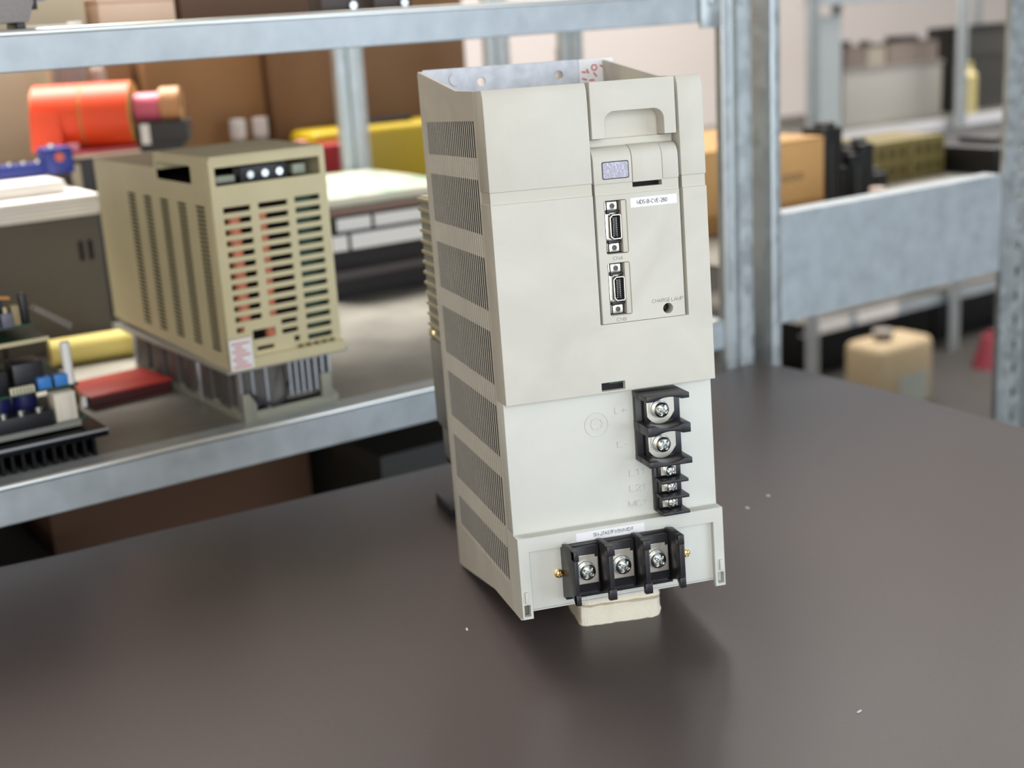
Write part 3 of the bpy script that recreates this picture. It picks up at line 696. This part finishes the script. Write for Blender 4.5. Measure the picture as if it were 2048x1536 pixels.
# ------------------------------------------------------------------ things lying on the left shelf
REDM = mat('red_lacquer', (190, 62, 56), .4)
rp = thing('red_folder', 'flat red case lying on the shelf behind the circuit boards', 'case', P(-.155, .20, .0497), (0, 0, A+.10))
MB().box(-.045, .049, .0, .075, .0, .0125).build('case_body', mat('dark_red', (72, 26, 30), .5), rp, bevel=.001)
MB().box(-.046, .050, -.001, .076, .0126, .0150).build('case_lid', REDM, rp, bevel=.0008)
yr = thing('paper_roll', 'pale yellow paper roll lying on the shelf left of the slotted drive', 'roll', P(-.125, .42, .0497), (0, 0, A-.12))
MB().cyl((0, 0, .0165), .0165, .098, 'x', 28).build('paper', mat('pale_yellow_paper', (238, 220, 132), .7), yr)
MB().tube((0, 0, .0165), .006, .0045, .0995, 'x', 16).build('core', mat('kraft', (178, 142, 96), .8), yr)

gb = thing('metal_case', 'dark grey metal case under white papers at the left of the shelf', 'case', P(-.07, .50, .0497), ROT)
GC = mat('taupe_grey_paint', (92, 87, 80), .5, vary=.06, vscale=8)
MB().box(-.50, 0, 0, .27, 0, .166).build('case_body', GC, gb, bevel=.003)
vn = MB()
for k in range(2): vn.box(.0003, .0009, .02+.022*k, .032+.022*k, .10, .125)
vn.box(-.03, -.024, -.0008, .0005, .11, .135); vn.box(-.018, -.012, -.0008, .0005, .11, .135)
vn.build('vent_slots', DARK, gb, smooth=False)
PW = mat('white_paper', (246, 242, 237), .7)
for i, (s0, s1, z0, z1, t0, t1, lb_) in enumerate(((-.44, -.066, .2162, .2415, .497, .72, 'thick white paper stack lying directly on the grey metal case'), (-.46, -.092, .2418, .2585, .54, .74, 'thinner white paper stack on top of the thick stack, left'))):
    pk = thing('paper_stack', lb_, 'papers', P(s0, t0, z0), ROT, 'white paper stacks')
    n_ = 5
    for k in range(n_):
        dz = (z1-z0)/n_
        MB().box(random.uniform(-.004, .004), s1-s0+random.uniform(-.002, .002), random.uniform(-.002, .002), t1-t0, dz*k, dz*(k+1)-.0004).build('paper_ream', PW, pk, bevel=.0015)
bt = thing('blue_terminal_strip', 'blue terminal strip with screws lying on the white papers', 'terminal strip', P(-.22, .62, .2587), ROT)
BLU = mat('blue_plastic', (34, 48, 132), .4)
MB().box(0, .142, 0, .03, 0, .0165).build('strip', BLU, bt, bevel=.001)
MB().box(.128, .165, -.004, .034, -.0, .0345).build('end_block', BLU, bt, bevel=.003)
for k in range(7): MB().cyl((.012+.018*k, .008, .0185), .0045, .004, 'z', 12).build('terminal_screw', ZINC, bt)
MB().cyl((.146, -.0045, .022), .006, .003, 'y', 14).build('red_button', mat('orange_red', (196, 90, 60), .4), bt)
MB().cyl((.142, .014, .0365), .006, .004, 'z', 12).build('steel_cap', ZINC, bt)

# cabinet under the orange rolls
dkb = thing('equipment_box', 'dark grey equipment box behind the slotted drive carrying the orange rolls', 'box', P(-.045, .67, .0497), ROT)
MB().box(0, .165, 0, .115, 0, .221).build('box_body', mat('charcoal_paint', (60, 58, 58), .5), dkb, bevel=.002)
MB().box(.03, .10, -.002, .0, .17, .212).build('box_panel', BLACKP, dkb, bevel=.0008)
MB().box(.0, .012, -.004, -.0005, .17, .215).build('box_strip', mat('cream_strip', (206, 190, 160), .6), dkb, bevel=.0006)
pt = thing('plate_stack', 'thin red and cream plates lying under the orange rolls', 'plates', P(-.055, .665, .2710), ROT)
MB().box(0, .17, 0, .11, 0, .005).build('plate', mat('cream_plate', (224, 200, 176), .5), pt, bevel=.001)
MB().box(.004, .166, .004, .106, .0052, .010).build('plate', mat('rose_red_plate', (206, 84, 92), .5), pt, bevel=.001)
MB().cyl((.02, .012, .0155), .008, .010, 'z', 16).build('pink_knob', mat('pink_knob', (232, 150, 160), .4), pt)
ORG = mat('orange_roll_paper', (236, 78, 34), .5)
KR = mat('kraft', (178, 142, 96))
AX = math.radians(-12.4)
def roll(loc, r, L, m, label, cat='roll', core=.6, group=None, edge=None):
    t = thing('tape_roll' if r < .03 else 'label_roll', label, cat, loc, (0, 0, AX), group)
    MB().tube((0, 0, r), r, r*core, L, 'x', 40).build('wound_layers', m, t)
    MB().tube((0, 0, r), r*core*.995, r*core*.8, L+.002, 'x', 32).build('core', KR, t)
    MB().tube((L/2+.0006, 0, r), r*.99, r*core, .001, 'x', 40).build('edge_face', edge or mat('olive_kraft', (196, 158, 84), .7), t)
    MB().tube((-L/2-.0006, 0, r), r*.99, r*core, .001, 'x', 40).build('edge_face', edge or mat('olive_kraft', (196, 158, 84), .7), t)
    return t
zr = .2815
ax = Vector((math.cos(AX), math.sin(AX), 0)); base = P(-.027, .735, zr)
r1 = roll(base, .0435, .064, ORG, 'left of the two orange label rolls lying side by side', group='orange label rolls')
r2 = roll(base+ax*.0670, .0435, .064, ORG, 'right orange label roll, with its tan edge facing right', group='orange label rolls')
sp = MB().prism([(-.034, 0), (.010, 0), (.008, .05), (-.03, .055)], -.001, .001, 'y').build('loose_end', ORG, r1, loc=(-.002, -.0445, .0005), smooth=False)
rb = thing('roll_rest', 'small dark block carrying the pink and tan tape rolls', 'block', base+ax*.133, (0, 0, AX))
MB().box(-.028, .040, -.02, .02, 0, .030).box(-.03, .03, -.018, .022, -.01, 0).build('block', mat('charcoal_paint', (60, 58, 58)), rb, bevel=.001)
MB().box(-.024, -.012, -.022, -.02, .0, .028).build('label_strip', PW, rb, smooth=False)
roll(base+ax*.1195+Vector((0, 0, .0305)), .0195, .033, mat('pink_tape', (214, 100, 124), .4), 'small pink tape roll right of the orange rolls', edge=mat('pink_tape', (214, 100, 124)))
roll(base+ax*.1515+Vector((0, 0, .0305)), .0225, .024, mat('tan_tape', (206, 150, 104), .5), 'small tan tape roll with a dark hole right of the pink roll', core=.5, edge=mat('tan_tape', (206, 150, 104)))

# magazines and binders right of the second drive
PAG = [mat('cover_white', (232, 222, 204), .5), mat('cover_mint', (150, 206, 178), .45, vary=.35, vscale=9, kind='smear', rgb2=(236, 226, 206)), mat('cover_brown', (120, 96, 84), .5), mat('cover_black', (30, 30, 34), .4), mat('cover_darkred', (64, 28, 30), .5), mat('cover_grey', (96, 92, 90), .5)]
zc = .0497
def flat(label, cat, s0, s1, t0, t1, h, cover, pages, name='binder', rz=0., spine=None):
    global zc
    t = thing(name, label, cat, P(s0, t0, zc), (0, 0, A+rz), 'binders and catalogues in the stack')
    W2, D2 = s1-s0, t1-t0
    MB().box(0, W2, 0, D2, 0, .0015).box(0, W2, 0, D2, h-.0015, h).box(W2-.0015, W2, 0, D2, .0015, h-.0015).build('cover', cover, t, bevel=.0005)
    MB().box(.003, W2-.003, .003, D2-.003, .0016, h-.0016).build('pages', pages, t, bevel=.0005)
    if spine:
        for (a, b_) in spine: MB().box(a, b_, .0012, .0032, .0022, h-.0022).build('label_strip', PW, t, smooth=False)
    zc += h+.0004
    return t
PGD = mat('dark_pages', (40, 36, 36), .7)
flat('bottom black binder of the stack right of the slotted drive', 'binder', .235, .47, .50, .76, .026, PAG[3], PGD)
flat('dark red and grey folder second from the bottom of the stack', 'folder', .245, .46, .49, .75, .016, PAG[4], mat('grey_pages', (88, 84, 82), .7), 'folder', .04)
flat('black binder third from the bottom of the stack', 'binder', .25, .47, .50, .76, .026, PAG[3], PGD, 'binder', -.03)
flat('black binder with one long white spine label in the stack', 'binder', .242, .47, .485, .75, .026, PAG[3], PGD, spine=((.004, .028), (.034, .155), (.170, .225)))
flat('black binder with two white spine labels in the stack', 'binder', .25, .46, .49, .75, .022, PAG[3], PGD, spine=((.008, .062), (.068, .20)))
flat('brown covered catalogue second from the top of the stack', 'catalogue', .25, .46, .495, .76, .014, PAG[2], mat('tan_pages', (150, 122, 108), .7), 'catalogue')
flat('pale catalogue with a mint green cover topping the stack', 'catalogue', .245, .47, .49, .78, .012, PAG[1], PAG[0], 'catalogue')

# ------------------------------------------------------------------ rear bay behind the left one, with boxes
U3 = thing('shelving_unit', 'second galvanised bay standing back to back behind the left bay', 'shelving', P(0, .86, FLOOR), ROT)
MB().box(-1.0, .92, 0, .75, zf+.0470, zf+.0495).build('deck', DECK, U3, smooth=False)
MB().box(-1.0, .92, .0, .75, zf-.388, zf-.3855).build('deck', DECK, U3, smooth=False)
beam(U3, -1.0, .93, zf+.0125, zf+.0469, .715)
for s in (-1.06, .93): post(U3, s, .0, 0, 1.1); post(U3, s, .71, 0, 1.1)
CARD = mat('cardboard', (146, 108, 70), .8, vary=.12, vscale=7)
CARD_D = mat('cardboard_dark', (122, 90, 62), .8, vary=.15, vscale=7)
def carton(loc, w_, d_, h_, label, m=None, rz=0., open_=False, tape=True):
    t = thing('carton', label, 'carton', loc, (0, 0, A+rz), 'cardboard cartons')
    m = m or CARD
    MB().box(0, w_, 0, d_, 0, h_-.003).build('carton_body', m, t, bevel=.002)
    MB().box(0, w_, 0, d_/2-.001, h_-.0028, h_).build('carton_flap', m, t, bevel=.0008)
    MB().box(0, w_, d_/2+.001, d_, h_-.0028, h_).build('carton_flap', m, t, bevel=.0008)
    if tape: MB().box(-.0004, w_+.0004, d_/2-.025, d_/2+.025, h_, h_+.0006).build('tape', mat('packing_tape', (176, 142, 98), .3), t, smooth=False)
    return t
carton(P(.20, 1.02, .0497), .21, .3, .42, 'tall tan cardboard carton behind the slotted drive', CARD)
carton(P(.415, 1.0, .0497), .40, .32, .44, 'large dark brown carton right of the tall tan carton', CARD_D)
carton(P(.10, 1.05, .0497), .09, .2, .37, 'narrow reddish carton left of the tall tan carton', mat('rust_card', (150, 106, 70), .8))
cb = thing('cream_cabinet', 'cream painted metal cabinet at the far left behind the papers', 'cabinet', P(-.55, 1.0, .0497), ROT)
MB().box(0, .59, 0, .3, 0, .40).build('cabinet_body', mat('cream_paint', (206, 192, 164), .5), cb, bevel=.004)
MB().box(.02, .57, -.003, 0, .02, .19).build('drawer', mat('cream_paint', (206, 192, 164)), cb, bevel=.001)
MB().box(.02, .57, -.003, 0, .20, .37).build('drawer', mat('cream_paint', (206, 192, 164)), cb, bevel=.001)
MB().box(.50, .565, -.006, -.0032, .34, .365).build('yellow_tag', mat('yellow_tag', (214, 186, 40), .5), cb, smooth=False)
for i, (s, r, h_, c, lb_) in enumerate(((.052, .026, .36, (150, 140, 136), 'grey round canister behind the orange rolls'), (.097, .012, .33, (190, 170, 160), 'pale narrow tube behind the orange rolls'))):
    t = thing('canister', lb_, 'canister', P(s, .94, .0497), ROT, 'canisters behind the rolls')
    MB().cyl((0, 0, h_/2), r, h_, 'z', 24).build('body', mat('canister_%d' % i, c, .5), t)
    MB().cyl((0, 0, h_+.006), r*.7, .012, 'z', 24).build('cap', PW if i else GREYC, t)
YEL = mat('yellow_plastic', (176, 150, 12), .45)
yb = thing('yellow_case', 'long yellow plastic case lying in front of the brown carton', 'case', P(.43, .885, .0497), ROT)
MB().box(0, .30, 0, .1, 0, .203).build('case_body', YEL, yb, bevel=.012, seg=3)
MB().box(.02, .28, -.002, 0, .10, .104).build('case_seam', mat('dark_yellow', (120, 100, 10), .5), yb, smooth=False)
MB().box(.09, .21, .03, .07, .203, .212).build('case_handle', BLACKP, yb, bevel=.002)
rd = thing('red_case', 'dark red case in front of the yellow case, left of the post', 'case', P(.385, .865, .0497), ROT)
MB().box(-.005, .105, -.02, .015, 0, .186).build('case_body', mat('crimson', (150, 26, 34), .4), rd, bevel=.006, seg=3)
MB().cyl((.01, -.0, .190), .010, .008, 'z', 16).build('case_knob', mat('pink_knob', (232, 150, 160)), rd)
cr = thing('cream_pot', 'cream tub standing left of the red case', 'tub', P(.345, .92, .0497), ROT)
MB().cyl((0, 0, .09), .024, .18, 'z', 24, .026).build('tub_body', mat('cream_paint', (206, 192, 164)), cr)
MB().cyl((0, 0, .185), .027, .01, 'z', 24).build('tub_lid', mat('tan_lid', (190, 160, 120), .5), cr)
for i, (s, lb_) in enumerate(((.335, 'left of the two grey capped bottles before the carton'), (.375, 'right of the two grey capped bottles before the carton'))):
    t = thing('bottle', lb_, 'bottle', P(s, .975, .0497), ROT, 'grey capped bottles')
    MB().cyl((0, 0, .09), .016, .18, 'z', 20).cyl((0, 0, .19), .016, .02, 'z', 20, .009).build('bottle_body', mat('grey_bottle', (150, 148, 150), .4), t)
    MB().cyl((0, 0, .215), .013, .03, 'z', 20).build('cap', mat('pale_cap', (190, 190, 194), .4), t)

# things on the upper deck
ud = .4407
ct = thing('contactor', 'small grey contactor with black feet at the front of the upper shelf', 'contactor', P(-.298, .012, ud+.0006), ROT)
MB().prism([(.0, .006), (.040, .006), (.046, .022), (.046, .06), (-.004, .06)], .0, .04, 'y').build('contactor_body', mat('speckled_grey', (142, 136, 134), .6, vary=.15, vscale=400), ct, bevel=.001)
for s in (.004, .030): MB().box(s, s+.007, .002, .036, 0, .0058).build('foot', BLACKP, ct, bevel=.0006)
MB().box(.0462, .0495, .003, .03, .016, .045).build('side_clip', BLACKP, ct, bevel=.0006)
ws = thing('white_strip', 'white folded strip lying on the upper shelf right of the contactor', 'strip', P(-.235, .10, ud), ROT)
MB().box(0, .05, 0, .03, 0, .004).box(.045, .05, 0, .03, .004, .006).build('strip', PW, ws, bevel=.0008)
for i, (s0, s1, t0, h_, c, lb_) in enumerate(((-.42, -.125, .27, .12, (212, 194, 164), 'cream box on the upper shelf at the far left'), (-.115, -.03, .26, .030, (238, 206, 180), 'flat peach coloured box on the upper shelf'), (-.02, .19, .27, .15, (104, 78, 60), 'brown box on the upper shelf right of the peach box'))):
    t = thing('box', lb_, 'box', P(s0, t0, ud), ROT)
    MB().box(0, s1-s0, 0, .18, 0, h_*.8).build('box_body', mat('upper_box_%d' % i, c, .7), t, bevel=.002)
    MB().box(-.001, s1-s0+.001, -.001, .181, h_*.8, h_).build('box_lid', mat('upper_box_%d' % i, c), t, bevel=.002)
    if i == 0: MB().box(.236, .254, -.0008, 0, .03, .09).build('blue_mark', mat('blue_mark', (70, 120, 170), .5), t, smooth=False)
for i, (s, lb_) in enumerate(((.045, 'left black component on the upper shelf behind the beam'), (.105, 'right black component on the upper shelf behind the beam'))):
    t = thing('component', lb_, 'component', P(s, .06, ud), ROT)
    MB().box(0, .045, 0, .03, 0, .016).build('housing', mat('brown_black', (66, 56, 52), .5), t, bevel=.001)
    MB().cyl((.034, -.001, .006), .004, .006, 'y', 12).build('terminal_screw', ZINC, t)

# under the left shelf
carton(P(-.22, .36, FLOOR+.3552), .34, .3, .28, 'brown carton on the low shelf under the left bay', mat('umber_card', (92, 64, 44), .8))
for i, (s0, h_, lb_) in enumerate(((-.80, .25, 'dark grey ribbed case on the low shelf, left'), (.14, .30, 'dark green-grey case on the low shelf, right'))):
    t = thing('case', lb_, 'case', P(s0, .2, FLOOR+.3552), ROT)
    MB().box(0, .56 if i == 0 else .32, 0, .4, 0, h_).build('case_body', mat('low_dark_block_%d' % i, ((46, 43, 38), (44, 44, 38))[i], .5), t, bevel=.003)
    for k in range(4): MB().box(.02, (.54 if i == 0 else .30), -.003, 0, .03+.05*k, .05+.05*k).build('rib', mat('low_rib_%d' % i, ((58, 55, 48), (52, 50, 44))[i], .5), t, smooth=False)

# ------------------------------------------------------------------ right bay contents
dz = zf; d2 = FLOOR+zf+.0882
bx = carton(P(.755, .30, d2), .27, .25, .125, 'tan cardboard box with dark print on the right bay', mat('light_cardboard', (206, 160, 102), .8, vary=.08, vscale=8), 0, tape=False)
bt_ = MB()
for k, x in enumerate((.168, .184, .200, .216)): bt_.tube((x, -.0006, .068), .0065, .0042, .0008, 'y', 14)
o = bt_.build('printed_mark', mat('faded_ink', (128, 112, 84), .7), bx, smooth=False)
MB().box(.0005, .2695, -.0012, -.0003, .002, .030).build('lower_flap', mat('darker_card', (168, 124, 70), .8), bx, smooth=False)  # darker card strip along the lower front of the box
for i, (s, hts, lb_) in enumerate(((1.035, ((0, .044, .135), (.046, .058, .07)), 'taller black tool next to the tan cardboard box'), (1.098, ((0, .028, .088), (.024, .056, .102), (.058, .090, .05)), 'shorter black tool right of the taller black tool'))):
    t = thing('black_tool', lb_, 'tool', P(s, .31, d2), ROT)
    for a, b_, h_ in hts:
        MB().box(a, b_, 0, .05, 0, h_).cyl(((a+b_)/2, .02, h_+.002), (b_-a)*.4, .012, 'z', 16).build('tool_body', mat('matte_black', (12, 12, 14), .5), t, bevel=.004, seg=2)
    MB().box(hts[0][0]+.01, hts[0][0]+.016, -.003, 0, .02, hts[0][2]*.8).build('tool_clip', mat('charcoal_paint', (60, 58, 58)), t, smooth=False)
pk = thing('pink_cap', 'small pale pink cap on the edge beside the black tools', 'cap', P(1.035, .20, d2), ROT)
MB().cyl((0, 0, .022), .011, .044, 'z', 18, .012).build('cap_body', mat('pale_pink', (226, 204, 192), .5), pk)
MB().cyl((0, 0, .047), .0125, .006, 'z', 18).build('cap_top', mat('pale_pink', (226, 204, 192)), pk)
OL = mat('olive_plastic', (126, 112, 62), .6)
for i, s in enumerate((1.325, 1.425)):
    t = thing('crate', ('left', 'right')[i]+' of the two olive slotted crates behind the black tools', 'crate', P(s, .46, d2), ROT, 'olive crates')
    MB().box(0, .096, 0, .12, 0, .074).build('crate_body', OL, t, bevel=.002)
    for k in range(3): MB().box(.012+.028*k, .030+.028*k, -.001, .0, .042, .062).box(.012+.028*k, .032+.028*k, -.001, 0, .010, .030).build('crate_slot_row', mat('dark_olive', (92, 82, 42), .6), t, smooth=False)

t = thing('black_case', 'low black case on the right bay deck behind the right post', 'case', P(1.535, .36, d2), ROT)
MB().box(0, .42, 0, .30, 0, .050).build('case_body', mat('matte_black', (12, 12, 14)), t, bevel=.003)
MB().box(.05, .16, .04, .12, .050, .062).build('case_lid', mat('charcoal_paint', (60, 58, 58)), t, bevel=.002)
# ------------------------------------------------------------------ far row of shelving on the right
U4 = thing('shelving_unit', 'farthest galvanised shelving row against the pale wall on the right', 'shelving', P(2.36, 1.6, FLOOR), ROT)
post(U4, 0, 0); post(U4, .665, 0); post(U4, 1.53, 0); post(U4, .75, .6); post(U4, 1.53, .6)
for z0, z1 in ((zf-.585, zf-.545), (zf-.02, zf+.02), (zf+.39, zf+.43)):
    beam(U4, .03, 1.50, z0, z1, .042)
    MB().box(.03, 1.50, .05, .6, z1-.002, z1).build('deck', DECK, U4, smooth=False)
MB().box(.03, 1.50, .041, .0415, zf-.012, zf+.018).build('shelf_label_strip', mat('pale_strip', (206, 204, 206), .5), U4, smooth=False)
for s in (.032, .26): MB().box(s, s+.19, .0412, .0417, zf-.584, zf-.546).build('shelf_label_strip', mat('pale_strip2', (222, 216, 212), .5), U4, smooth=False)
MB().box(.09, .20, .06, .07, zf+.02, zf+.36).build('side_panel', mat('pale_blue_grey', (180, 188, 190), .5, .3), U4, smooth=False)
gpn = thing('grey_bin', 'large grey bin on the farthest shelf behind the cardboard box', 'bin', P(2.64, 1.72, FLOOR+zf+.0205), ROT)
MB().box(0, .46, 0, .10, 0, .165).build('bin_body', mat('mid_grey', (172, 168, 161), .6), gpn, bevel=.006)
MB().box(-.004, .464, -.004, .104, .165, .174).build('bin_rim', mat('mid_grey', (172, 168, 161)), gpn, bevel=.002)
for i, (s, w2, h_, c, lb_) in enumerate(((2.655, .09, .065, (150, 134, 126), 'small brown motor on the grey bin, left'), (2.75, .085, .06, (196, 184, 166), 'cream block on the grey bin, middle'), (2.845, .24, .065, (164, 148, 137), 'long brown part on the grey bin, right'))):
    t = thing('spare_part', lb_, 'part', P(s, 1.725, FLOOR+zf+.195), ROT)
    MB().box(0, w2, 0, .085, 0, h_).build('part_body', mat('spare_%d' % i, c, .6), t, bevel=.006)
    MB().cyl((w2*.5, .05, h_+.008), w2*.22, .018, 'z', 16).build('part_cap', mat('spare_cap', (96, 88, 82), .6), t)
t = thing('dark_machine', 'dark grey machine on the far shelf right of the far post', 'machine', P(3.16, 1.715, FLOOR+zf+.0205), ROT)
MB().box(0, .36, 0, .12, 0, .27).build('machine_body', mat('dark_machine', (64, 63, 60), .5), t, bevel=.004)
MB().box(.02, .34, -.003, 0, .17, .25).build('machine_panel', mat('machine_panel', (78, 76, 72), .4), t, bevel=.001)
t = thing('yellow_bottle', 'pale yellow bottle before the dark machine on the far shelf', 'bottle', P(3.165, 1.672, FLOOR+zf+.0205), ROT)
MB().cyl((0, 0, .06), .03, .12, 'z', 20).cyl((0, 0, .13), .03, .02, 'z', 20, .014).build('bottle_body', mat('pale_olive', (186, 172, 116), .5), t)
MB().cyl((0, 0, .152), .014, .024, 'z', 16).build('cap', mat('pale_olive', (186, 172, 116)), t)
t = thing('sack', 'cream sack with a grey patch on the low far shelf', 'sack', P(2.285, 1.28, FLOOR), ROT)
s_ = MB().box(0, .235, -.02, .12, 0, .205); s_.build('sack_body', mat('cream_sack', (162, 144, 114), .8, vary=.08, vscale=20), t, bevel=.025, seg=3)
MB().box(.08, .20, -.0215, -.0205, .02, .11).build('sack_patch', mat('grey_patch', (146, 148, 140), .7), t, smooth=False)
MB().cyl((.08, .04, .215), .02, .04, 'z', 14, .03).build('sack_knot', mat('grey_knot', (130, 124, 116), .8), t)
t = thing('low_bin', 'black bin on the floor under the far shelf right of the sack', 'bin', P(2.80, 1.72, FLOOR), ROT)
MB().box(.29, .62, 0, .3, 0, .12).build('bin_body', mat('matte_black', (12, 12, 14)), t, bevel=.006)
MB().box(.285, .625, -.005, .305, .12, .13).build('bin_rim', mat('matte_black', (12, 12, 14)), t, bevel=.002)
t = thing('red_hood', 'dull red rounded cover on the floor at the far right', 'cover', P(2.955, 1.34, FLOOR), ROT)
MB().cyl((0, .05, .05), .06, .1, 'z', 24, .03).build('cover_body', mat('dull_red', (124, 44, 54), .6), t)
MB().cyl((0, .05, .107), .014, .014, 'z', 12).build('cover_knob', mat('dull_red', (150, 52, 62)), t)
t = thing('low_dark_block', 'black backdrop block added to darken the space under the far shelf', 'case', P(2.50, 1.72, FLOOR), ROT)  # added black backdrop, stands in for the darkness below the far shelf
MB().box(0, .58, 0, .3, 0, .22).build('case_body', mat('matte_black', (12, 12, 14)), t, bevel=.006)
MB().box(.1, .4, .1, .2, .22, .235).build('case_handle', mat('charcoal_paint', (60, 58, 58)), t, bevel=.003)
